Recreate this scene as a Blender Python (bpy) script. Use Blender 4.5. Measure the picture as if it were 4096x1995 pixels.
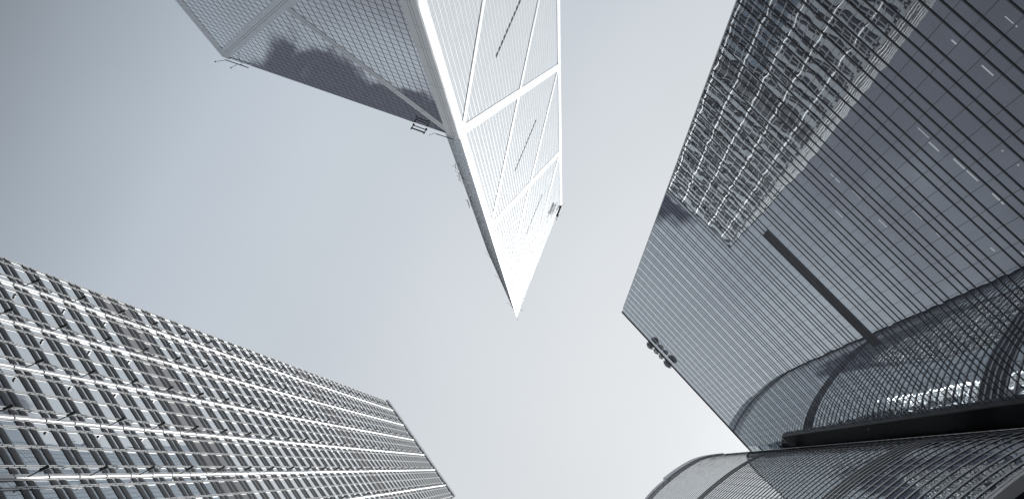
import bpy, math, random
from mathutils import Vector, Matrix
random.seed(7)
for o in list(bpy.data.objects): bpy.data.objects.remove(o, do_unlink=True)
scene = bpy.context.scene
COL = scene.collection
EYE = 1.6                                   # heights below are measured from the eye of the viewer

# ------------------------------------------------------------------ camera
RX = (0.9984524576551621, 0.0, 0.05561195736859782)
DN = (-0.012901240205759763, 0.9727189332861685, 0.2316277937290163)
FW = (-0.054094803849538346, -0.231986803130304, 0.9712136095472825)
cam = bpy.data.cameras.new('camera'); camo = bpy.data.objects.new('camera', cam); COL.objects.link(camo)
camo.matrix_world = Matrix(((RX[0], -DN[0], -FW[0], 0), (RX[1], -DN[1], -FW[1], 0), (RX[2], -DN[2], -FW[2], EYE), (0, 0, 0, 1)))
cam.sensor_width = 36; cam.lens = 3650 / 4096 * 36; cam.clip_start = .1; cam.clip_end = 20000
scene.camera = camo

# ------------------------------------------------------------------ sky and sun
AZ = math.radians(12); EL = math.radians(68)
S = Vector((math.cos(AZ) * math.cos(EL), math.sin(AZ) * math.cos(EL), math.sin(EL)))
sun = bpy.data.lights.new('sun', 'SUN'); suno = bpy.data.objects.new('sun', sun); COL.objects.link(suno)
suno.rotation_euler = (-S).to_track_quat('-Z', 'Y').to_euler()
sun.energy = 5; sun.angle = math.radians(.53); sun.color = (1, .985, .96)

world = bpy.data.worlds.new('World'); scene.world = world; world.use_nodes = True
wt = world.node_tree; wt.nodes.clear()
def N(t, kind, **kw):
    n = t.nodes.new(kind)
    for k, v in kw.items(): setattr(n, k, v)
    return n
def math_(t, op, a, b=None, c=None, clamp=False):
    n = N(t, 'ShaderNodeMath', operation=op, use_clamp=clamp)
    for i, v in enumerate((a, b, c)):
        if v is None: continue
        if isinstance(v, (int, float)): n.inputs[i].default_value = v
        else: t.links.new(v, n.inputs[i])
    return n.outputs[0]
def vmath(t, op, a, b=None):
    n = N(t, 'ShaderNodeVectorMath', operation=op)
    for i, v in enumerate((a, b)):
        if v is None: continue
        if isinstance(v, (tuple, list, Vector)): n.inputs[i].default_value = tuple(v)
        else: t.links.new(v, n.inputs[i])
    return n.outputs['Value'] if op in ('DOT_PRODUCT', 'LENGTH') else n.outputs[0]
def mixc(t, f, a, b):
    n = N(t, 'ShaderNodeMix', data_type='RGBA')
    for k, v in ((0, f), (6, a), (7, b)):
        if isinstance(v, (int, float)): n.inputs[k].default_value = v
        elif isinstance(v, tuple): n.inputs[k].default_value = (*v, 1)
        else: t.links.new(v, n.inputs[k])
    return n.outputs[2]
def ramp(t, f, lo, hi):
    n = N(t, 'ShaderNodeMapRange', interpolation_type='SMOOTHSTEP')
    t.links.new(f, n.inputs[0]); n.inputs[1].default_value = lo; n.inputs[2].default_value = hi
    return n.outputs[0]

sky = N(wt, 'ShaderNodeTexSky', sky_type='NISHITA'); sky.sun_disc = False
sky.sun_elevation = EL; sky.sun_rotation = math.pi / 2 - AZ; sky.dust_density = 3; sky.altitude = 30
hs = N(wt, 'ShaderNodeHueSaturation'); hs.inputs['Saturation'].default_value = .16
wt.links.new(sky.outputs[0], hs.inputs['Color'])
tc = N(wt, 'ShaderNodeTexCoord'); D = tc.outputs['Generated']
Dn = vmath(wt, 'NORMALIZE', D)
cs = vmath(wt, 'DOT_PRODUCT', Dn, tuple(Vector((.47, .17, .866)).normalized()))   # the veil is thinnest here
sx = N(wt, 'ShaderNodeSeparateXYZ'); wt.links.new(Dn, sx.inputs[0])
# high cloud veil, brighter towards the sun behind it
cr = N(wt, 'ShaderNodeValToRGB'); el = cr.color_ramp.elements
while len(el) > 1: el.remove(el[-1])
for i, (p, v) in enumerate(((0, .22), (.33, .29), (.43, .45), (.52, .585), (.60, .64), (.70, .665), (.77, .72), (.85, .76), (.91, .80), (1, .92))):
    e_ = el[0] if i == 0 else el.new(p); e_.position = p
    k = min(1, max(0, (p - .43) / .45))
    e_.color = (v * (.87 + .095 * k), v, v * (1.15 - .12 * k), 1)
wt.links.new(math_(wt, 'MAXIMUM', cs, 0), cr.inputs[0])
vc = N(wt, 'ShaderNodeVectorMath', operation='SCALE'); vc.inputs['Scale'].default_value = 10; wt.links.new(cr.outputs[0], vc.inputs[0])
# flat projection of the cloud layer
pz = math_(wt, 'MAXIMUM', sx.outputs[2], .08)
cp = N(wt, 'ShaderNodeCombineXYZ')
wt.links.new(math_(wt, 'DIVIDE', sx.outputs[0], pz), cp.inputs[0]); wt.links.new(math_(wt, 'DIVIDE', sx.outputs[1], pz), cp.inputs[1])
nz = N(wt, 'ShaderNodeTexNoise'); nz.inputs['Scale'].default_value = 5.5; nz.inputs['Detail'].default_value = 6; nz.inputs['Distortion'].default_value = .4
wt.links.new(cp.outputs[0], nz.inputs['Vector'])
soft = N(wt, 'ShaderNodeTexNoise'); soft.inputs['Scale'].default_value = 2.2; soft.inputs['Detail'].default_value = 4; soft.inputs['Roughness'].default_value = .45
wt.links.new(cp.outputs[0], soft.inputs['Vector'])
def lobe(d, k):
    return math_(wt, 'POWER', math_(wt, 'MAXIMUM', vmath(wt, 'DOT_PRODUCT', Dn, tuple(Vector(d).normalized())), 0), k)
gaps = math_(wt, 'ADD', lobe((-.445, .075, 1), 78), lobe((.19, -.66, 1), 130))
gap = ramp(wt, math_(wt, 'MULTIPLY_ADD', gaps, .62, math_(wt, 'MULTIPLY', nz.outputs[0], .85)), .75, .81)
vmod = N(wt, 'ShaderNodeVectorMath', operation='SCALE'); wt.links.new(vc.outputs[0], vmod.inputs[0])
wt.links.new(math_(wt, 'MULTIPLY_ADD', soft.outputs[0], .24, .88), vmod.inputs['Scale'])
clouds = mixc(wt, .10, vmod.outputs[0], hs.outputs[0])
blue = (1.15, 1.22, 1.55)
wide = math_(wt, 'MULTIPLY', lobe((-.50, .46, 1), 14), math_(wt, 'MULTIPLY_ADD', nz.outputs[0], 1.2, .1), clamp=True)
skyc = mixc(wt, gap, mixc(wt, ramp(wt, wide, .15, .75), clouds, (2.9, 3.05, 3.5)), blue)
bg = N(wt, 'ShaderNodeBackground'); bg.inputs[1].default_value = .1
wt.links.new(skyc, bg.inputs[0])
wo = N(wt, 'ShaderNodeOutputWorld'); wt.links.new(bg.outputs[0], wo.inputs[0])

vs = scene.view_settings; vs.view_transform = 'Standard'; vs.look = 'None'; vs.exposure = 0; vs.gamma = 1
cy = scene.cycles; cy.max_bounces = 8; cy.glossy_bounces = 5; cy.diffuse_bounces = 3; cy.sample_clamp_indirect = 6

# ------------------------------------------------------------------ materials
def principled(name, col, rough=.5, metal=0, spec=.5, var=0, vscale=1.0):
    m = bpy.data.materials.new(name); m.use_nodes = True; t = m.node_tree
    b = t.nodes['Principled BSDF']
    b.inputs['Base Color'].default_value = (*col, 1); b.inputs['Roughness'].default_value = rough
    b.inputs['Metallic'].default_value = metal; b.inputs['Specular IOR Level'].default_value = spec
    if var:
        g = N(t, 'ShaderNodeTexCoord'); nn = N(t, 'ShaderNodeTexNoise'); nn.inputs['Scale'].default_value = vscale; nn.inputs['Detail'].default_value = 4
        t.links.new(g.outputs['Object'], nn.inputs['Vector'])
        f = math_(t, 'MULTIPLY_ADD', nn.outputs[0], 2 * var, 1 - var)
        s = N(t, 'ShaderNodeVectorMath', operation='SCALE'); s.inputs[0].default_value = col
        t.links.new(f, s.inputs['Scale']); t.links.new(s.outputs[0], b.inputs['Base Color'])
        t.links.new(math_(t, 'MULTIPLY_ADD', nn.outputs[0], .2, rough - .1), b.inputs['Roughness'])
    return m
def mirror_glass(name, body, tint, ior, base, wob=.0012, wscale=.7, tilt=.0015, cell=(1.22, 50, 2.0), rough=0, haze=0):
    """coated curtain-wall glass: dark interior under a Fresnel reflection; every pane sits slightly out of true"""
    m = bpy.data.materials.new(name); m.use_nodes = True; t = m.node_tree; t.nodes.clear()
    tc = N(t, 'ShaderNodeTexCoord'); geo = N(t, 'ShaderNodeNewGeometry')
    ob = tc.outputs['Object']
    nn = N(t, 'ShaderNodeTexNoise'); nn.inputs['Scale'].default_value = wscale; nn.inputs['Detail'].default_value = 1.5
    t.links.new(ob, nn.inputs['Vector'])
    w1 = vmath(t, 'MULTIPLY', vmath(t, 'SUBTRACT', nn.outputs['Color'], (.5, .5, .5)), (wob * 4,) * 3)
    sn = N(t, 'ShaderNodeVectorMath', operation='SNAP'); t.links.new(vmath(t, 'ADD', ob, (.01, .01, .01)), sn.inputs[0]); sn.inputs[1].default_value = cell
    wn = N(t, 'ShaderNodeTexWhiteNoise', noise_dimensions='3D'); t.links.new(sn.outputs[0], wn.inputs['Vector'])
    w2 = vmath(t, 'MULTIPLY', vmath(t, 'SUBTRACT', wn.outputs['Color'], (.5, .5, .5)), (tilt * 2,) * 3)
    nrm = vmath(t, 'NORMALIZE', vmath(t, 'ADD', geo.outputs['Normal'], vmath(t, 'ADD', w1, w2)))
    gl = N(t, 'ShaderNodeBsdfGlossy'); gl.inputs['Color'].default_value = (*tint, 1); gl.inputs['Roughness'].default_value = rough
    t.links.new(nrm, gl.inputs['Normal'])
    df = N(t, 'ShaderNodeBsdfDiffuse')
    c = N(t, 'ShaderNodeVectorMath', operation='SCALE'); c.inputs[0].default_value = body
    t.links.new(math_(t, 'MULTIPLY_ADD', wn.outputs['Value'], .5, .75), c.inputs['Scale']); t.links.new(c.outputs[0], df.inputs['Color'])
    co = math_(t, 'ABSOLUTE', vmath(t, 'DOT_PRODUCT', geo.outputs['Incoming'], geo.outputs['Normal']))
    f = math_(t, 'MULTIPLY_ADD', math_(t, 'POWER', math_(t, 'SUBTRACT', 1, co, clamp=True), ior), 1 - base, base, clamp=True)
    mx = N(t, 'ShaderNodeMixShader'); t.links.new(f, mx.inputs[0]); t.links.new(df.outputs[0], mx.inputs[1]); t.links.new(gl.outputs[0], mx.inputs[2])
    res = mx.outputs[0]
    if haze:                                # faint rough gloss added to give the panes a hazy sun glare
        hz = N(t, 'ShaderNodeBsdfGlossy'); hz.inputs['Color'].default_value = (.9, .9, .9, 1); hz.inputs['Roughness'].default_value = .5
        m2 = N(t, 'ShaderNodeMixShader'); m2.inputs[0].default_value = haze; t.links.new(res, m2.inputs[1]); t.links.new(hz.outputs[0], m2.inputs[2]); res = m2.outputs[0]
    out = N(t, 'ShaderNodeOutputMaterial'); t.links.new(res, out.inputs[0])
    return m
def glow(name, col, e):
    m = bpy.data.materials.new(name); m.use_nodes = True; t = m.node_tree; t.nodes.clear()
    em = N(t, 'ShaderNodeEmission'); em.inputs[0].default_value = (*col, 1); em.inputs[1].default_value = e
    out = N(t, 'ShaderNodeOutputMaterial'); t.links.new(em.outputs[0], out.inputs[0]); return m

M = {}
M['asphalt'] = principled('paving', (.24, .24, .24), .85, var=.3, vscale=.4)
M['glass_left'] = mirror_glass('glass_silver_blue', (.03, .035, .04), (.95, .97, .985), 2.0, .60, wob=.0012, wscale=.5, tilt=.004, cell=(1.8, 60, 4.47))
M['glass_mech'] = mirror_glass('glass_plant_floor', (.13, .12, .12), (.8, .78, .78), 3.0, .05, tilt=.004, cell=(1.8, 60, 4.47), rough=.15)
M['louvre'] = principled('louvre_charcoal', (.014, .016, .021), .4, 0, .25, var=.2, vscale=.6)
M['steel'] = principled('brushed_steel', (.78, .79, .80), .45, .3, var=.08, vscale=1.2)
M['steel_dull'] = principled('dull_steel', (.34, .36, .39), .42, .6, var=.1, vscale=.8)
M['black'] = principled('black_metal', (.018, .02, .024), .5, .2)
M['dark'] = principled('dark_metal', (.035, .038, .045), .45, .3, var=.15)
M['glass_dark'] = mirror_glass('glass_grey', (.085, .09, .122), (.89, .95, 1.0), 1.9, .08, wob=.0022, wscale=.6, tilt=.0012, cell=(1.22, 60, 200))
M['band'] = principled('plant_louvre', (.028, .028, .036), .55, 0, .35, var=.1)
M['fin_dark'] = principled('fin_graphite', (.05, .052, .065), .4, .3, var=.1)
M['glass_curve'] = mirror_glass('glass_curved', (.055, .056, .074), (.97, .99, 1.0), 1.7, .14, wob=.014, wscale=1.0, tilt=.0012, cell=(1.3, 1.3, 200))
M['fin_light'] = principled('fin_satin', (.93, .94, .96), .4, 0, var=.08)
M['glass_boc'] = mirror_glass('glass_silver', (.22, .23, .24), (.95, .98, 1.0), 1.8, .50, haze=.0012, wob=.0006, wscale=.25, tilt=.0012, cell=(.95, .95, 1.29))
M['clad'] = principled('anodised_aluminium', (.78, .80, .82), .42, .7, var=.06, vscale=.25)
M['clad_seam'] = principled('cladding_seam', (.10, .11, .13), .5, .3)
M['mull_boc'] = principled('mullion_grey', (.035, .04, .05), .4, 0)
M['vent'] = principled('vent_louvre', (.16, .165, .18), .6, .2)
M['link'] = principled('black_glass', (.0025, .003, .0045), .5, 0, .04)
M['lamp'] = glow('lamp_tube', (.86, .93, 1), .36)
M['roof'] = principled('roof_grey', (.22, .23, .25), .8, var=.2)

# ------------------------------------------------------------------ mesh helpers
class MB:
    def __init__(s): s.v = []; s.f = []; s.m = []; s.sm = []
    def face(s, pts, mat=0, smooth=False):
        b = len(s.v); s.v += [tuple(p) for p in pts]; s.f.append(tuple(range(b, b + len(pts)))); s.m.append(mat); s.sm.append(smooth)
    def hexa(s, p, mat=0):                  # eight corners: bottom ring then top ring (counter-clockwise seen from above)
        b = len(s.v); s.v += [tuple(q) for q in p]
        for f in ((3, 2, 1, 0), (4, 5, 6, 7), (0, 1, 5, 4), (1, 2, 6, 5), (2, 3, 7, 6), (3, 0, 4, 7)):
            s.f.append(tuple(b + i for i in f)); s.m.append(mat); s.sm.append(False)
    def box(s, x0, x1, y0, y1, z0, z1, mat=0):
        x0, x1 = sorted((x0, x1)); y0, y1 = sorted((y0, y1)); z0, z1 = sorted((z0, z1))
        s.hexa([(x0, y0, z0), (x1, y0, z0), (x1, y1, z0), (x0, y1, z0), (x0, y0, z1), (x1, y0, z1), (x1, y1, z1), (x0, y1, z1)], mat)
    def prism(s, poly, z0, z1, mat=0, top=None, bottom=True):   # poly counter-clockwise; z1 may be a list
        n = len(poly); z1 = z1 if isinstance(z1, (list, tuple)) else [z1] * n
        b = len(s.v); s.v += [(x, y, z0) for x, y in poly] + [(x, y, z1[i]) for i, (x, y) in enumerate(poly)]
        for i in range(n):
            j = (i + 1) % n; s.f.append((b + i, b + j, b + n + j, b + n + i)); s.m.append(mat); s.sm.append(False)
        s.f.append(tuple(b + n + i for i in range(n))); s.m.append(mat if top is None else top); s.sm.append(False)
        if bottom: s.f.append(tuple(b + i for i in reversed(range(n)))); s.m.append(mat); s.sm.append(False)
    def bar(s, a, b, w, h, up=(0, 0, 1), mat=0):
        a = Vector(a); b = Vector(b); d = (b - a).normalized(); u = Vector(up); r = d.cross(u)
        if r.length < 1e-4: r = d.cross(Vector((1, 0, 0)))
        r.normalize(); u = r.cross(d).normalized(); r *= w / 2; u *= h / 2
        s.hexa([a - r - u, a + r - u, b + r - u, b - r - u, a - r + u, a + r + u, b + r + u, b - r + u], mat)
    def tube(s, a, b, r0, r1=None, n=8, mat=0, caps=True):
        r1 = r0 if r1 is None else r1; a = Vector(a); b = Vector(b); d = (b - a).normalized()
        x = d.cross(Vector((0, 0, 1)));
        if x.length < 1e-4: x = Vector((1, 0, 0))
        x.normalize(); y = d.cross(x); k = len(s.v)
        for p, r in ((a, r0), (b, r1)):
            for i in range(n):
                q = p + r * (math.cos(2 * math.pi * i / n) * x + math.sin(2 * math.pi * i / n) * y); s.v.append(tuple(q))
        for i in range(n):
            j = (i + 1) % n; s.f.append((k + i, k + n + i, k + n + j, k + j)); s.m.append(mat); s.sm.append(True)
        if caps:
            s.f.append(tuple(k + i for i in range(n))); s.m.append(mat); s.sm.append(False)
            s.f.append(tuple(k + n + i for i in reversed(range(n)))); s.m.append(mat); s.sm.append(False)
    def build(s, name, mats, parent=None, **props):
        me = bpy.data.meshes.new(name); me.from_pydata(s.v, [], s.f)
        for m in (mats if isinstance(mats, (list, tuple)) else [mats]): me.materials.append(m)
        me.polygons.foreach_set('material_index', s.m); me.polygons.foreach_set('use_smooth', s.sm); me.update()
        o = bpy.data.objects.new(name, me); COL.objects.link(o)
        if parent: o.parent = parent
        for k, v in props.items(): o[k] = v
        return o
def thing(name, label, cat, loc=(0, 0, 0), rz=0, group=None):
    o = bpy.data.objects.new(name, None); COL.objects.link(o); o.location = loc; o.rotation_euler = (0, 0, rz)
    o['label'] = label; o['category'] = cat
    if group: o['group'] = group
    return o
def Z(h): return h + EYE

# ------------------------------------------------------------------ ground
g = MB(); g.face([(-6000, -6000, 0), (6000, -6000, 0), (6000, 6000, 0), (-6000, 6000, 0)])
g.build('ground', M['asphalt'], kind='structure')

# ------------------------------------------------------------------ tower with louvred storeys (lower left)
def louvred_tower():
    T = thing('office_tower', 'square office tower at lower left, dark louvre strips crossed by bright steel columns', 'skyscraper',
              (-54.465, -19.884, 0), math.atan2(.80148, .59802))
    W = 35.2; DEP = 35.2; TOP = 286; FL = 4.47; B0 = 64.64 - FL * 14       # local x runs along the front, y points into the tower
    nfl = int((282 - B0) / FL)
    mech = {int(round((102.2 - B0 - 2.0) / FL)), int(round((102.2 - B0 - 2.0) / FL)) + 1}
    k2 = int(round((184.2 - B0 - 2.0) / FL)); mech |= {k2, k2 + 1}
    g = MB(); g.prism([(0, 0), (W, 0), (W, DEP), (0, DEP)], 0, Z(TOP - 4), 0, 1)
    g.build('glass_wall', [M['glass_left'], M['roof']], T)
    g = MB()
    for k in sorted(mech)[::2]:
        z = B0 + k * FL; g = MB(); g.box(.05, W - .05, -.015, .02, Z(z + .2), Z(z + 2 * FL + .2))
        g.build('plant_floor_screen', M['glass_mech'], T, label='dull brown-grey panels of a plant floor')
    g = MB(); g.box(-.3, W + .35, -.35, DEP + .3, Z(TOP - 4), Z(TOP))
    for i in range(60):
        x = .3 + i * .59; g.box(x, x + .06, -.37, -.34, Z(TOP - 3.9), Z(TOP - .1), 1)
    g.build('crown_screen', [M['steel_dull'], M['clad_seam']], T)
    majors = [3.62 + 5.52 * j for j in range(6)]
    thin = []
    for j in range(-1, 6):
        m0 = 3.62 + 5.52 * j
        for d in (.93, 2.76, 4.59):
            u = m0 + d
            if .1 < u < W - .1: thin.append(u)
    thin = [.06] + thin + [W - .06]
    lines = sorted(majors + thin)
    gaps = [(lines[i], lines[i + 1]) for i in range(len(lines) - 1)]
    def fr(side, u, out, z):                # point on the front (0) or on the right-hand side (1)
        return (u, -out, z) if side == 0 else (W + out, u, z)
    def fbox(g, side, u0, u1, o0, o1, z0, z1, mat=0):
        if side == 0: g.box(u0, u1, -o1, -o0, z0, z1, mat)
        else: g.box(W + o0, W + o1, u0, u1, z0, z1, mat)
    # louvre strips, one part per storey
    prof = [(.02, .0), (.05, .06), (.065, .38), (.062, .70), (.045, .94), (.02, 1.0)]
    for k in range(nfl):
        g = MB(); zb = B0 + k * FL
        for side in (0, 1):
            if side == 1 and k < 14: continue
            for zo in (0.0, 1.40):
                z0 = zb + zo
                for (a, b) in gaps:
                    a2, b2 = a + .13, b - .13
                    if b2 - a2 < .2: continue
                    for i in range(len(prof) - 1):
                        (o0, h0), (o1, h1) = prof[i], prof[i + 1]
                        q = [fr(side, a2, o0, Z(z0 + h0)), fr(side, b2, o0, Z(z0 + h0)), fr(side, b2, o1, Z(z0 + h1)), fr(side, a2, o1, Z(z0 + h1))]
                        g.face(q, 0)
                    for uu, rev in ((a2, 0), (b2, 1)):
                        q = [fr(side, uu, o, Z(z0 + h)) for o, h in prof]; g.face(q[::-1] if rev else q, 0)
                    fbox(g, side, a2, b2, .025, .04, Z(z0 + 1.03), Z(z0 + 1.06), 1)
                    fbox(g, side, a2 - .12, a2 + .02, .03, .10, Z(z0 + .02), Z(z0 + .13), 2)
                    fbox(g, side, b2 - .02, b2 + .12, .03, .10, Z(z0 + .9), Z(z0 + 1.0), 2)
        g.build('louvre_band', [M['louvre'], M['steel_dull'], M['black']], T)
    ztop = Z(281.6)
    for side in (0, 1):
        for u in thin:
            g = MB()
            for d in (-.075, .075): fbox(g, side, u + d - .03, u + d + .03, .055, .095, 0, ztop)
            fbox(g, side, u - .03, u + .03, .003, .055, 0, ztop, 1)
            g.build('mullion', [M['steel'], M['dark']], T)
        for u in majors:
            g = MB(); n = 8; r = .145
            for s_ in range(n):
                a0 = math.pi * s_ / n; a1 = math.pi * (s_ + 1) / n
                p = [(u - r * math.cos(a0), .09 + r * .6 * math.sin(a0)), (u - r * math.cos(a1), .09 + r * .6 * math.sin(a1))]
                q = [fr(side, p[0][0], p[0][1], 0), fr(side, p[1][0], p[1][1], 0), fr(side, p[1][0], p[1][1], ztop), fr(side, p[0][0], p[0][1], ztop)]
                g.face(q, 0, True)
            fbox(g, side, u - r, u + r, .01, .09, 0, ztop)
            fbox(g, side, u + r + .06, u + r + .14, .05, .09, 0, ztop)
            fbox(g, side, u - r - .10, u - r - .05, .05, .08, 0, ztop)
            for k in range(10, nfl):
                for zo in (0.02,):
                    zz = Z(B0 + k * FL + zo); fbox(g, side, u - r - .02, u + r + .02, .05, .09 + .6 * r + .012, zz, zz + .07, 1)
            g.build('column', [M['steel'], M['dark']], T)
    # floodlights on short arms, every second storey
    first = None; count = 0; rest = MB()
    def lamp(g, side, u, z):
        def p(du, o, dz): return Vector(fr(side, u + du, o, Z(z + dz)))
        g.bar(p(.12, .2, -.55), p(.12, 1.15, .05), .07, .09, mat=0)
        g.bar(p(.12, .95, -.08), p(.12, 1.5, .32), .21, .18, mat=0)
        g.bar(p(.12, 1.3, .18), p(.12, 1.42, .27), .25, .21, mat=1)
    spots = [(66.6 + 8.94 * j, u) for j in range(-2, 24) for u in majors]
    for n_, (z, u) in enumerate(spots):
        if z > 280: continue
        if n_ < 100:
            g = MB(); lamp(g, 0, u, z); g.build('floodlight', [M['black'], M['dark']], T)
        else: lamp(rest, 0, u, z)
    rest.build('floodlight', [M['black'], M['dark']], T, kind='stuff')
    return T
louvred_tower()

# ------------------------------------------------------------------ slab tower with horizontal fins (right)
RA = math.atan2(.75165213, .65955976)
def slab_tower():
    T = thing('office_slab', 'dark glass slab tower at right with thin horizontal fins in threes', 'skyscraper', (11.113, -28.118, 0), RA)
    W = 62; DEP = 20; TOP = 169.2           # local x along the face, +y towards the viewer
    g = MB(); g.prism([(0, -DEP), (W, -DEP), (W, 0), (0, 0)], 0, Z(TOP - .6), 0, 1)
    g.build('glass_wall', [M['glass_dark'], M['roof']], T)
    g = MB(); g.box(-.06, W, -.35, .10, Z(TOP - .6), Z(TOP)); g.box(-.06, .3, -DEP, -.35, Z(TOP - .6), Z(TOP))
    g.build('parapet', M['fin_dark'], T)
    g = MB(); g.box(-.10, -.02, -.30, .03, 0, Z(TOP - 4)); g.build('corner_trim', M['fin_light'], T)
    fins = []
    for k in range(-16, 27):
        for d in (0, 1.05, 2.1):
            z = 62.2 + 4.03 * k + d
            if z < TOP - .4 and z > 0: fins.append(z)
    def fin(g, z):
        x1 = 33.6 if z > 136.5 else 31.28
        g.box(-.05, x1, .004, .028, Z(z - .04), Z(z + .01), 0)  # black lower lip: shade of the unlit underside put into the colour
        g.box(-.05, x1, .004, .025, Z(z + .01), Z(z + .11), 1)
    fins.sort(key=lambda z: z if z > 30 else 500 - z)
    rest = MB()
    for i, z in enumerate(fins):
        if i < 100: g = MB(); fin(g, z); g.build('fin', [M['black'], M['fin_dark']], T)
        else: fin(rest, z)
    rest.build('fin', [M['black'], M['fin_dark']], T, kind='stuff')
    u = 11.62 - 1.2175 * 9
    while u < 33.5:
        g = MB(); g.box(u - .012, u + .012, -.02, .006, 0, Z(TOP - .7)); g.build('pane_joint', M['black'], T); u += 1.2175
    g = MB()
    for z in (78.32, 79.37): g.box(10.5, 23.9, -.02, .012, Z(z + .12), Z(z + .96))
    g.build('plant_louvre', M['band'], T, label='long black louvre strip between two fins')
    L = [(11.27, 11.58, 40.78, .10), (13.09, 13.80, 40.70, .09), (12.28, 12.76, 37.05, .05), (12.88, 12.97, 37.05, .06),
         (13.13, 13.93, 48.71, .07), (14.10, 14.84, 49.03, .13), (15.63, 16.45, 48.55, .12), (16.55, 17.38, 48.53, .11), (18.34, 18.87, 48.47, .13),
         (18.96, 19.16, 48.48, .12), (11.28, 11.64, 61.0, .12), (11.72, 12.14, 61.0, .14), (13.13, 13.93, 60.53, .05), (13.33, 14.07, 64.97, .13),
         (15.72, 16.47, 60.93, .12), (16.57, 17.36, 56.42, .12), (18.52, 18.83, 56.4, .13), (12.2, 12.5, 35.2, .12), (20.9, 21.2, 53.0, .12),
         (21.9, 22.7, 50.9, .12), (16.78, 16.88, 44.8, .09), (17.80, 17.90, 44.79, .09), (19.2, 20.0, 81.7, .03)]
    for a, b, z, h in L:
        g = MB(); g.box(a, b, -.01, .006, Z(z - h * .65), Z(z + h * .65)); g.build('ceiling_light', M['lamp'], T)
    # low link block with a plain black face
    K = thing('link_block', 'plain black glass block between the finned slab and the curved tower', 'building', (11.113, -28.118, 0), RA)
    g = MB(); g.prism([(31.3, .02), (60, .02), (60, .45), (31.3, .45)], 0, Z(136.6)); g.build('wall', M['link'], K)
    g = MB(); g.box(31.2, 31.3, .02, .5, 0, Z(136.6)); g.build('edge_trim', M['black'], K)
    for a, b, z in ((31.5, 31.6, 106), (31.75, 31.95, 99.0), (32.3, 32.36, 93)):
        g = MB(); g.box(a, b, .44, .456, Z(z - .03), Z(z + .03)); g.build('ceiling_light', M['lamp'], K)
    return T
slab_tower()

# ------------------------------------------------------------------ curved tower (lower right)
CP = [(32.4, -2.65), (28.35, -2.1), (25.7, -.85), (23, .75), (20.6, 2.6), (17.8, 4.9), (15.4, 7.9), (12.1, 13.2), (7, 21.8), (3.9, 27.1), (-.3, 34.8), (-5.5, 44.5), (-12.3, 55), (-14.3, 58.3)]
def catmull(P, n):
    out = []; Q = [tuple(2 * Vector(P[0]) - Vector(P[1]))] + P + [tuple(2 * Vector(P[-1]) - Vector(P[-2]))]
    for i in range(1, len(Q) - 2):
        p0, p1, p2, p3 = (Vector(q) for q in Q[i - 1:i + 3])
        for k in range(n):
            t = k / n
            out.append(.5 * ((2 * p1) + (p2 - p0) * t + (2 * p0 - 5 * p1 + 4 * p2 - p3) * t * t + (3 * p1 - p0 - 3 * p2 + p3) * t ** 3))
    out.append(Vector(P[-1])); return out
def smooth_poly(P, it):
    for _ in range(it): P = [P[0]] + [(P[i - 1] + 2 * P[i] + P[i + 1]) / 4 for i in range(1, len(P) - 1)] + [P[-1]]
    return P
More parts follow.
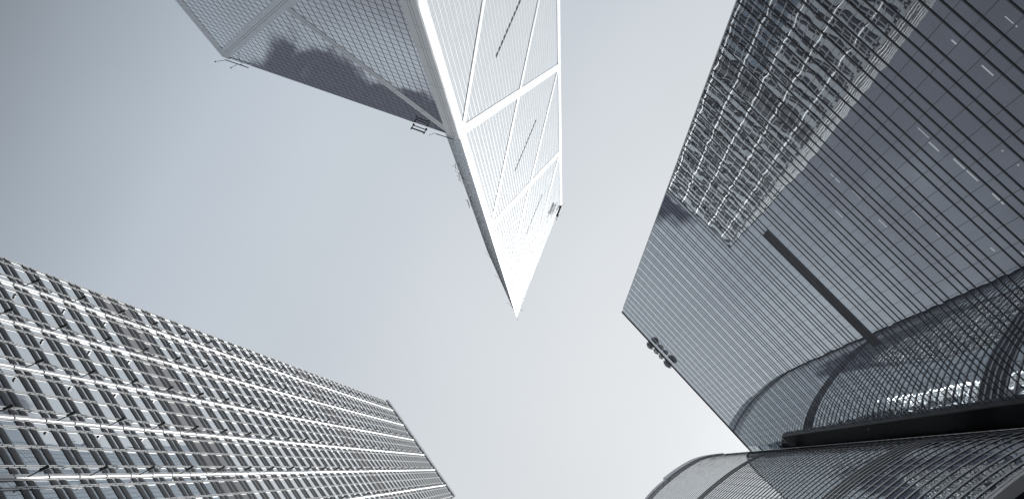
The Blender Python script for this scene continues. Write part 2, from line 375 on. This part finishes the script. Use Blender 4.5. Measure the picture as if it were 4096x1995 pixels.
def curved_tower():
    T = thing('curved_tower', 'curved tower at lower right ringed with evenly spaced satin metal fins', 'skyscraper', (32.4, -2.65, 0))
    O = Vector((32.4, -2.65))
    C = [p - O for p in smooth_poly(catmull(CP, 8), 30)]
    nr = []
    for i in range(len(C)):
        d = (C[min(i + 1, len(C) - 1)] - C[max(i - 1, 0)]).normalized(); nr.append(Vector((d.y, -d.x)))
    if nr[len(nr) // 2].dot(-(C[len(C) // 2] + O)) < 0: nr = [-v for v in nr]
    back = [Vector(p) - O for p in ((15, 80), (54, 21.5))]
    ring = C + back
    def solid(g, poly, z0, z1, mat=0, top=0):
        a = sum(poly[i].x * poly[(i + 1) % len(poly)].y - poly[(i + 1) % len(poly)].x * poly[i].y for i in range(len(poly)))
        pl = poly if a > 0 else poly[::-1]
        g.prism([(p.x, p.y) for p in pl], z0, z1, mat, top)
    g = MB(); solid(g, ring, Z(49.0), Z(192), 0, 1)
    for k in range(len(C)): g.sm[k] = False
    w = g.build('glass_wall', [M['glass_curve'], M['roof']], T)
    # smooth normals along the curve only
    for p in w.data.polygons:
        if abs(p.normal.z) < .1: p.use_smooth = True
    try: w.data.set_sharp_from_angle(angle=math.radians(20))
    except Exception: pass
    g = MB(); solid(g, [p - n * 1.6 for p, n in zip(C, nr)] + back, 0, Z(49.0), 0, 0); g.build('lower_wall', M['dark'], T)
    def ribbon(g, out0, out1, z0, z1, m_out=0, m_bot=0, i0=0, i1=None, ext=.12):
        i1 = len(C) - 1 if i1 is None else i1; b = len(g.v)
        for i in range(i0, i1 + 1):
            c = C[i]
            if i == 0: c = C[0] + (C[0] - C[1]).normalized() * ext
            for o, z in ((out0, z0), (out1, z0), (out1, z1), (out0, z1)):
                q = c + nr[i] * o; g.v.append((q.x, q.y, z))
        for i in range(i1 - i0):
            a = b + 4 * i
            for f, m, s in (((0, 1, 5, 4), m_bot, True), ((1, 2, 6, 5), m_out, True), ((2, 3, 7, 6), m_out, True)):
                g.f.append(tuple(a + j for j in f)); g.m.append(m); g.sm.append(False)
        g.f.append((b, b + 3, b + 2, b + 1)); g.m.append(m_out); g.sm.append(False)
        e = b + 4 * (i1 - i0); g.f.append((e, e + 1, e + 2, e + 3)); g.m.append(m_out); g.sm.append(False)
    def fin(z, h=.32, d=.028):
        low = z < 129
        if z > 135.5: d, h = .024, .26
        if low: h = .34; d = .042
        g = MB(); ribbon(g, .005, d, Z(z - .05), Z(z), 1, 1)  # dark lower rib paints in the shade on the fin's underside
        if low: ribbon(g, .005, .014, Z(z - .17), Z(z - .05), 1, 1)  # flush dark strip on the glass widens that painted shade line
        ribbon(g, .005, d - .008, Z(z), Z(z + h), 0, 0); return g
    zs = []; z = 51.55
    while z < 71.5: zs.append((z, 1)); z += 1.81
    zs += [(72.96, 1), (74.2, 1), (75.4, 1), (76.65, 1), (77.85, 1)]
    z = 79.5
    while z < 129.2: zs.append((z, 1)); z += 1.79
    z = 129.9
    while z < 134.5: zs.append((z, 0)); z += .88
    z = 136.0
    while z < 184: zs.append((z, 1)); z += 1.72
    while z < 191.5: zs.append((z, 0)); z += .8
    for z, k in zs:
        (fin(z) if k else fin(z, .14, .02)).build('fin', [M['fin_light'], M['dark']], T)
    for za, zb in ((73.1, 77.7), (129.4, 134.6)):
        g = MB(); ribbon(g, .012, .018, Z(za), Z(zb)); g.build('plant_screen', M['band'], T)
    g = MB(); ribbon(g, -.3, .34, Z(48.7), Z(49.15)); ribbon(g, .005, .16, Z(49.15), Z(49.5), 1, 1); ribbon(g, .005, .30, Z(49.5), Z(49.8)); g.build('fascia', [M['fin_light'], M['dark']], T)
    # parapets: the taller screen near the corner steps down further along
    s = 0; istep = 0
    for i in range(1, len(C)):
        s += (C[i] - C[i - 1]).length
        if s < 12.9: istep = i
    g = MB(); ribbon(g, -.25, .22, Z(192), Z(200), 0, 0, 0, istep, .0); g.build('parapet_screen', M['steel_dull'], T)
    g = MB(); ribbon(g, -.25, .10, Z(192), Z(197), 0, 0, istep, None); g.build('parapet_wall', M['steel_dull'], T)
    # vertical pane joints
    acc = 0; nxt = .6
    for i in range(1, len(C)):
        seg = (C[i] - C[i - 1]).length
        while acc + seg > nxt:
            f = (nxt - acc) / seg; p = C[i - 1].lerp(C[i], f); n = nr[i]; d = Vector((n.y, -n.x))
            g = MB(); a = p + d * .018; b = p - d * .018
            g.prism([tuple(q) for q in ((a - n * .02), (b - n * .02), (b + n * .025), (a + n * .025))], Z(49.8), Z(129))
            if nxt < 60: g.build('pane_joint', M['steel_dull'], T)
            nxt += 1.3
        acc += seg
    g = MB(); c = C[0]; g.box(c.x + .02, c.x + .07, c.y - .07, c.y - .02, 0, Z(190)); g.build('corner_trim', M['fin_light'], T)
    return T
curved_tower()

# ------------------------------------------------------------------ tower with diagonal bracing (top)
def braced_tower():
    T = thing('braced_tower', 'silver glass tower at top centre with large white diagonal bracing', 'skyscraper', (-13.893, -44.392, 0), math.atan2(-.92866168, .37092787))
    W = 38.1; HO = 290                       # local x along the sunlit face, +y out of it
    A = (0, 0); B = (W, 0); L = (0, -38); Mx = (W, -38); Oc = (19.1, -18.9)
    hA = [14.5, 66.5, 118.8, 170.2, 221.0, 273.2]
    # quadrant shafts of different heights, each roof rising to the centre line
    g = MB(); g.prism([L, Oc, A], 0, [Z(120.8), Z(138), Z(119.0)], 0, 1); g.build('low_shaft', [M['glass_boc'], M['roof']], T)
    g = MB(); g.prism([Mx, Oc, L], 0, [Z(120.8), Z(138), Z(120.8)], 0, 1); g.build('rear_shaft', [M['glass_boc'], M['roof']], T)
    g = MB(); g.prism([B, Oc, Mx], 0, [Z(172), Z(190), Z(172)], 0, 1); g.build('side_shaft', [M['glass_boc'], M['roof']], T)
    g = MB(); g.prism([A, Oc, B], 0, [Z(273.2), Z(HO), Z(274)], 0, 1); g.build('high_shaft', [M['glass_boc'], M['roof']], T)
    # mullion grids ---------------------------------------------------
    def grid(name, p0, p1, z0, z1a, z1b, nx, nz, wide=.07, out=.06, mat=None, thick=.05, phase=0.0):
        g = MB(); p0 = Vector(p0); p1 = Vector(p1); Wd = (p1 - p0).length; d = (p1 - p0) / Wd; n = Vector((d.y, -d.x))
        def P(u, o, z): q = p0 + d * u + n * o; return (q.x, q.y, z)
        u = nx * .5
        while u < Wd:
            zt = z1a + (z1b - z1a) * u / Wd
            g.hexa([P(u - wide / 2, -.01, z0), P(u + wide / 2, -.01, z0), P(u + wide / 2, out, z0), P(u - wide / 2, out, z0),
                    P(u - wide / 2, -.01, zt), P(u + wide / 2, -.01, zt), P(u + wide / 2, out, zt), P(u - wide / 2, out, zt)])
            u += nx
        z = z0 + phase
        while z < max(z1a, z1b):
            ua, ub = 0, Wd
            if z > min(z1a, z1b):
                uc = (z - z1a) / (z1b - z1a) * Wd
                if z1a < z1b: ua = uc
                else: ub = uc
            for a, b in (((0, -.01), (0, out - .012)),):
                g.hexa([P(ua, -.01, z), P(ub, -.01, z), P(ub, out - .012, z), P(ua, out - .012, z), P(ua, -.01, z + thick), P(ub, -.01, z + thick), P(ub, out - .012, z + thick), P(ua, out - .012, z + thick)])
            z += nz
        # hexa ring is clockwise for this frame: flip every face so that it looks outwards
        g.f = [tuple(reversed(f)) for f in g.f]
        return g.build(name, mat or M['mull_boc'], T)
    grid('mullion_grid', L, A, Z(20), Z(120.8), Z(119), .95, 1.29, .085, .04, thick=.075)
    grid('mullion_grid', A, B, Z(60), Z(273.2), Z(274), .965, 1.29, .10, .09, M['clad'], thick=.07) if False else None
    # the sunlit face is A -> B with the outside on +y
    g = MB(); u = .48
    while u < W:
        g.box(u - .035, u + .035, -.01, .006, Z(60), Z(273)); u += .965
    z = 60.4
    while z < 273:
        g.box(.02, W - .02, -.01, .004, Z(z - .025), Z(z + .025)); z += 1.29
    g.build('mullion_grid', M['clad'], T)
    # the diagonal wall above the low shaft
    g = MB(); d = Vector(Oc).normalized(); n = Vector((d.y, -d.x)); Ld = Vector(Oc).length
    def PW(u, o, z): q = d * u + n * o; return (q.x, q.y, z)
    def pw_box(g, u0, u1, o0, o1, z0, z1, mat=0):
        b = [PW(u0, o0, z0), PW(u1, o0, z0), PW(u1, o1, z0), PW(u0, o1, z0), PW(u0, o0, z1), PW(u1, o0, z1), PW(u1, o1, z1), PW(u0, o1, z1)]
        k = len(g.f); g.hexa(b, mat)
    sgn = 1 if n.dot(Vector((-1, -.1))) > 0 else -1
    u = 1.6
    while u < Ld:
        zt = 273 + (HO - 273) * u / Ld; pw_box(g, u - .04, u + .04, 0, sgn * .012, Z(118), Z(zt)); u += 1.3
    z = 119.0
    while z < HO - 1:
        u0 = .8 if z < 273 else (z - 273) / (HO - 273) * Ld
        pw_box(g, u0, Ld, 0, sgn * .009, Z(z), Z(z + .06)); z += 1.29
    g.build('mullion_grid', M['clad_seam'], T)
    # corner cladding and braces -------------------------------------
    def stripe(name, face, pa, pb, w, out, seams=(0,)):
        """cladding strip on the sunlit face (x,z) or on the left face (y,z); pa, pb are (u, h)"""
        a = Vector((pa[0], pa[1])); b = Vector((pb[0], pb[1])); dd = (b - a).normalized(); nn = Vector((-dd.y, dd.x))
        g = MB()
        def P(v, o): return (v.x, o, Z(v.y)) if face == 'sun' else (-o, -v.x, Z(v.y))
        def slab(c0, c1, o0, o1, mat):
            q = [a + nn * c0, b + nn * c0, b + nn * c1, a + nn * c1]
            pts = [P(v, o0) for v in q] + [P(v, o1) for v in q]
            k = len(g.v); g.v += pts
            for f in ((0, 1, 2, 3), (7, 6, 5, 4), (0, 4, 5, 1), (1, 5, 6, 2), (2, 6, 7, 3), (3, 7, 4, 0)): g.f.append(tuple(k + i for i in f)); g.m.append(mat); g.sm.append(False)
        slab(-w / 2, w / 2, -.05, out, 0)
        for c in seams: slab(c - .02, c + .02, -.04, out + .004, 1)
        # cross joints
        Ln = (b - a).length; s = 3.0
        while s < Ln:
            q0 = a + dd * s; q1 = a + dd * (s + .03)
            q = [q0 - nn * w / 2, q1 - nn * w / 2, q1 + nn * w / 2, q0 + nn * w / 2]
            pts = [P(v, out + .002) for v in q] + [P(v, out + .0035) for v in q]; k = len(g.v); g.v += pts
            for f in ((0, 1, 2, 3), (7, 6, 5, 4), (0, 4, 5, 1), (1, 5, 6, 2), (2, 6, 7, 3), (3, 7, 4, 0)): g.f.append(tuple(k + i for i in f)); g.m.append(1); g.sm.append(False)
            s += 5.2
        # turn all faces outwards
        o_ = g.build(name, [M['clad'], M['clad_seam']], T)
        import bmesh
        bm = bmesh.new(); bm.from_mesh(o_.data); bmesh.ops.recalc_face_normals(bm, faces=bm.faces); bm.to_mesh(o_.data); bm.free()
        return o_
    stripe('corner_cladding', 'sun', (.72, 0), (.72, 273.2), 1.5, .12, ())
    stripe('corner_cladding', 'sun', (W - .72, 0), (W - .72, 274), 1.44, .12, ())
    stripe('corner_cladding', 'left', (.98, 0), (.98, 119.2), 1.96, .11, (-.1, .25))
    stripe('corner_cladding', 'left', (37.35, 0), (37.35, 120.8), 1.3, .11, (-.15, .2))
    hB = [14.5, 68, 120.0, 171.8, 223.5, 274.0]
    for k in range(5):
        stripe('diagonal_brace', 'sun', (1.2, hA[k]), (W - .8, hB[k + 1]), 1.75, .10, ())
        stripe('diagonal_brace', 'sun', (W - 1.2, hB[k]), (.9, hA[k + 1]), 1.2, .09, ())
    for k in range(2):
        stripe('diagonal_brace', 'left', (1.6, hA[k] + 1.5), (37.2, (67.5, 119.6)[k]), 1.75, .05, (-.16, .16))
        stripe('diagonal_brace', 'left', (37.0, (15, 67.5)[k] + 1), (1.2, hA[k + 1] - .6), 1.5, .04, (-.14, .14))
    # ventilation slots
    for zc in (67.5, 119.7, 171.2, 222.6):
        for i in range(12):
            x0 = 13.35 + i * .965; g = MB(); g.box(x0, x0 + .74, -.02, .03, Z(zc - .38), Z(zc + .38), 0)
            for k in range(5): g.box(x0 + .02, x0 + .72, .03, .045, Z(zc - .36 + k * .16), Z(zc - .29 + k * .16), 1)
            g.build('vent_grille', [M['vent'], M['dark']], T)
    # roof rails with little poles and lamps
    def pole(p, q, r=.07, head=.18):
        p = Vector(p); q = p + (Vector(q) - p) * .8; r *= .75; head *= .75
        g = MB(); g.tube(p, q, r, r * .8, 6); qq = Vector(q); dv = (qq - Vector(p)).normalized()
        g.tube(qq - dv * head * .3, qq + dv * head * .9, head, head, 8); g.build('roof_lamp', M['dark'], T)
    def LP(y, o, z): return (-o, -y, Z(z))
    pole(LP(37.3, .2, 121.2), LP(39.3, 1.2, 121.4), .05, .14); pole(LP(35.4, .3, 121.0), LP(36.0, 1.5, 120.6), .05, .14)
    pole(LP(35.3, .3, 121.1), LP(35.2, -.2, 121.9), .05, .1)
    g = MB(); g.tube(LP(37.5, .3, 121.1), LP(33.6, .3, 120.9), .07, .07, 6); g.build('roof_rail', M['dark'], T)
    g = MB(); g.tube(LP(3.6, .35, 119.8), LP(.9, .35, 119.5), .06, .06, 6); g.build('roof_rail', M['dark'], T)
    pole(LP(3.7, .3, 119.7), LP(4.4, 1.1, 119.4), .04, .08); pole(LP(.9, .3, 119.5), LP(.5, 1.2, 118.7), .04, .08)
    def WP(u, o, z): q = d * u + n * sgn * o; return (q.x, q.y, Z(z))
    for u, z, ou, oz in ((26.6, 135, 1.4, .4), (26.7, 143, 1.2, -1.2), (26.8, 205, 1.2, 0), (26.8, 209, 1.2, -.4), (26.8, 212, 1, .5), (26.8, 216, 1.3, 0), (26.9, 236, 2.2, .4), (24, HO - 3.5, 1.5, -1.5), (15.5, HO - 7.5, 1.3, 1), (4.2, 274.8, 1.2, -.8)):
        pole(WP(u - .6, .1, z), WP(u + ou, .9, z + oz), .05, .13)
    g = MB(); g.tube(WP(26.9, .2, 202), WP(27.1, .5, 206), .06, .06, 6); g.tube(WP(26.9, .2, 209), WP(27.1, .5, 216), .06, .06, 6); g.tube(WP(27, .4, 232), WP(27.2, .6, 240), .09, .09, 6); g.build('service_rail', M['dark'], T)
    pole((.4, .1, Z(273)), (-1.0, .9, Z(274)), .05, .14); pole((2.2, .1, Z(273.3)), (2.6, 1.3, Z(273.6)), .05, .12)
    pole((W - .6, .1, Z(274)), (W + .6, .9, Z(274.3)), .04, .09); pole((W - 3.2, .1, Z(274)), (W - 3.4, 1.1, Z(274.1)), .04, .09)
    return T
BT = braced_tower()

# ------------------------------------------------------------------ window-cleaning cradles
ra = math.radians
e2 = Vector((.37092787, -.92866168)); n2 = Vector((.92866168, .37092787))
def boc(x, y, h): q = Vector((-13.893, -44.392)) + e2 * x + n2 * y; return (q.x, q.y, Z(h))
T = thing('window_cleaning_cradle', 'open steel cradle hanging at the roof edge of the shadowed braced face', 'cleaning cradle', boc(-.1, -7.1, 119.3), math.atan2(n2.y, n2.x))
g = MB(); g.tube((0, .75, .35), (2.1, .75, .35), .06, .06, 6); g.tube((0, .75, 0), (2.1, .75, 0), .045, .045, 6); g.build('guard_rail', M['black'], T)
g = MB(); g.box(.1, 2.0, .3, .42, -.05, .02); g.build('platform', M['dark'], T)
for x in (.08, 2.02):
    g = MB(); g.bar((x, .85, .2), (x, .0, .4), .10, .12); g.box(x - .12, x + .12, .05, .25, .2, .55); g.tube((x, .75, .1), (x, .98, .1), .10, .10, 8); g.build('roof_arm', M['black'], T)
# the boxy machine at the top edge of the sunlit face
T = thing('roof_maintenance_unit', 'dark boxy maintenance unit perched on the top edge of the sunlit braced face', 'maintenance unit', boc(31.2, .35, 262.8), math.atan2(e2.y, e2.x))
g = MB(); g.box(0, 3.4, .55, 1.15, 0, 1.5); g.box(.1, .5, 1.15, 1.3, .2, 1.2); g.build('housing', M['dark'], T)
g = MB()
for i in range(6): g.bar((.2 + i * .6, 0, .2 + .2 * (i % 2)), (.35 + i * .6, .6, 1.2), .08, .08)
g.tube((0, .1, .3), (3.4, .1, .3), .06, .06, 6); g.tube((0, .3, .9), (3.4, .3, .9), .06, .06, 6); g.build('support_frame', M['steel_dull'], T)
g = MB(); g.tube((-.9, .8, .6), (-.2, 1.2, .3), .07, .07, 6); g.tube((-.9, .8, .6), (-1.2, 1.5, .6), .07, .07, 6); g.build('jib', M['dark'], T)
# four cradles along the roof of the slab tower
eR = Vector((.65955976, .75165213)); nR = Vector((-.75165213, .65955976))
for u, ln, h, lab in ((7.3, 1.55, 166.8, 'short cradle at the slab tower roof edge, nearest the tall corner'),
                      (9.0, 1.2, 166.7, 'second cradle from the tall corner on the slab tower roof edge'),
                      (10.4, .95, 166.6, 'smallest cradle on the slab tower roof edge, beside the large one'),
                      (11.7, 1.8, 166.4, 'largest, rounded cradle of the row on the slab tower roof edge')):
    q = Vector((11.113, -28.118)) + eR * u + nR * .25
    big = ln > 1.5
    T = thing('roof_cradle', lab, 'cleaning cradle', (q.x, q.y, Z(h)), RA, 'cleaning cradles along the slab tower roof')
    g = MB(); g.box(0, ln * .9, 0, .26, 0, .65 if big else .45); g.build('winch_box', M['mull_boc'], T)
    g = MB()
    w_ = .85 if big else .62
    for z in (.1, .5, 1.0):
        pts = [(ln * t, .26 + (w_ - .26) * math.sin(math.pi * (.12 + .76 * t)), z) for t in [i / 8 for i in range(9)]]
        pts = [(0, .26, z)] + pts + [(ln, .26, z)]
        for a, b in zip(pts[:-1], pts[1:]): g.tube(a, b, .04, .04, 6)
    for t in (.15, .38, .62, .85):
        y = .26 + (w_ - .26) * math.sin(math.pi * (.12 + .76 * t)); g.tube((ln * t, y, .1), (ln * t, y, 1.0), .035, .035, 6); g.tube((ln * t, .26, .5), (ln * t, y, .5), .035, .035, 6)
    g.build('basket_rail', M['steel_dull'], T)
    g = MB(); g.box(.1 * ln, .9 * ln, .34, w_ * .8, .1, .14)
    if big: g.box(.15 * ln, .85 * ln, .5, .62, .2, 1.2)
    g.build('basket_floor', M['steel_dull'], T)

# fittings that belong to one wall hang under that wall
for T in [o for o in bpy.data.objects if o.type == 'EMPTY']:
    kids = list(T.children)
    hosts = [k for k in kids if k.name.split('.')[0] in ('glass_wall', 'wall', 'high_shaft')]
    if not hosts: continue
    for k in kids:
        if k.name.split('.')[0] in ('pane_joint', 'ceiling_light', 'vent_grille', 'plant_louvre', 'plant_screen', 'plant_floor_screen'): k.parent = hosts[0]
    low = [k for k in kids if k.name.split('.')[0] == 'low_shaft']
    grids = [k for k in kids if k.name.split('.')[0] == 'mullion_grid']
    for i, k in enumerate(grids): k.parent = low[0] if i == 0 else hosts[0]
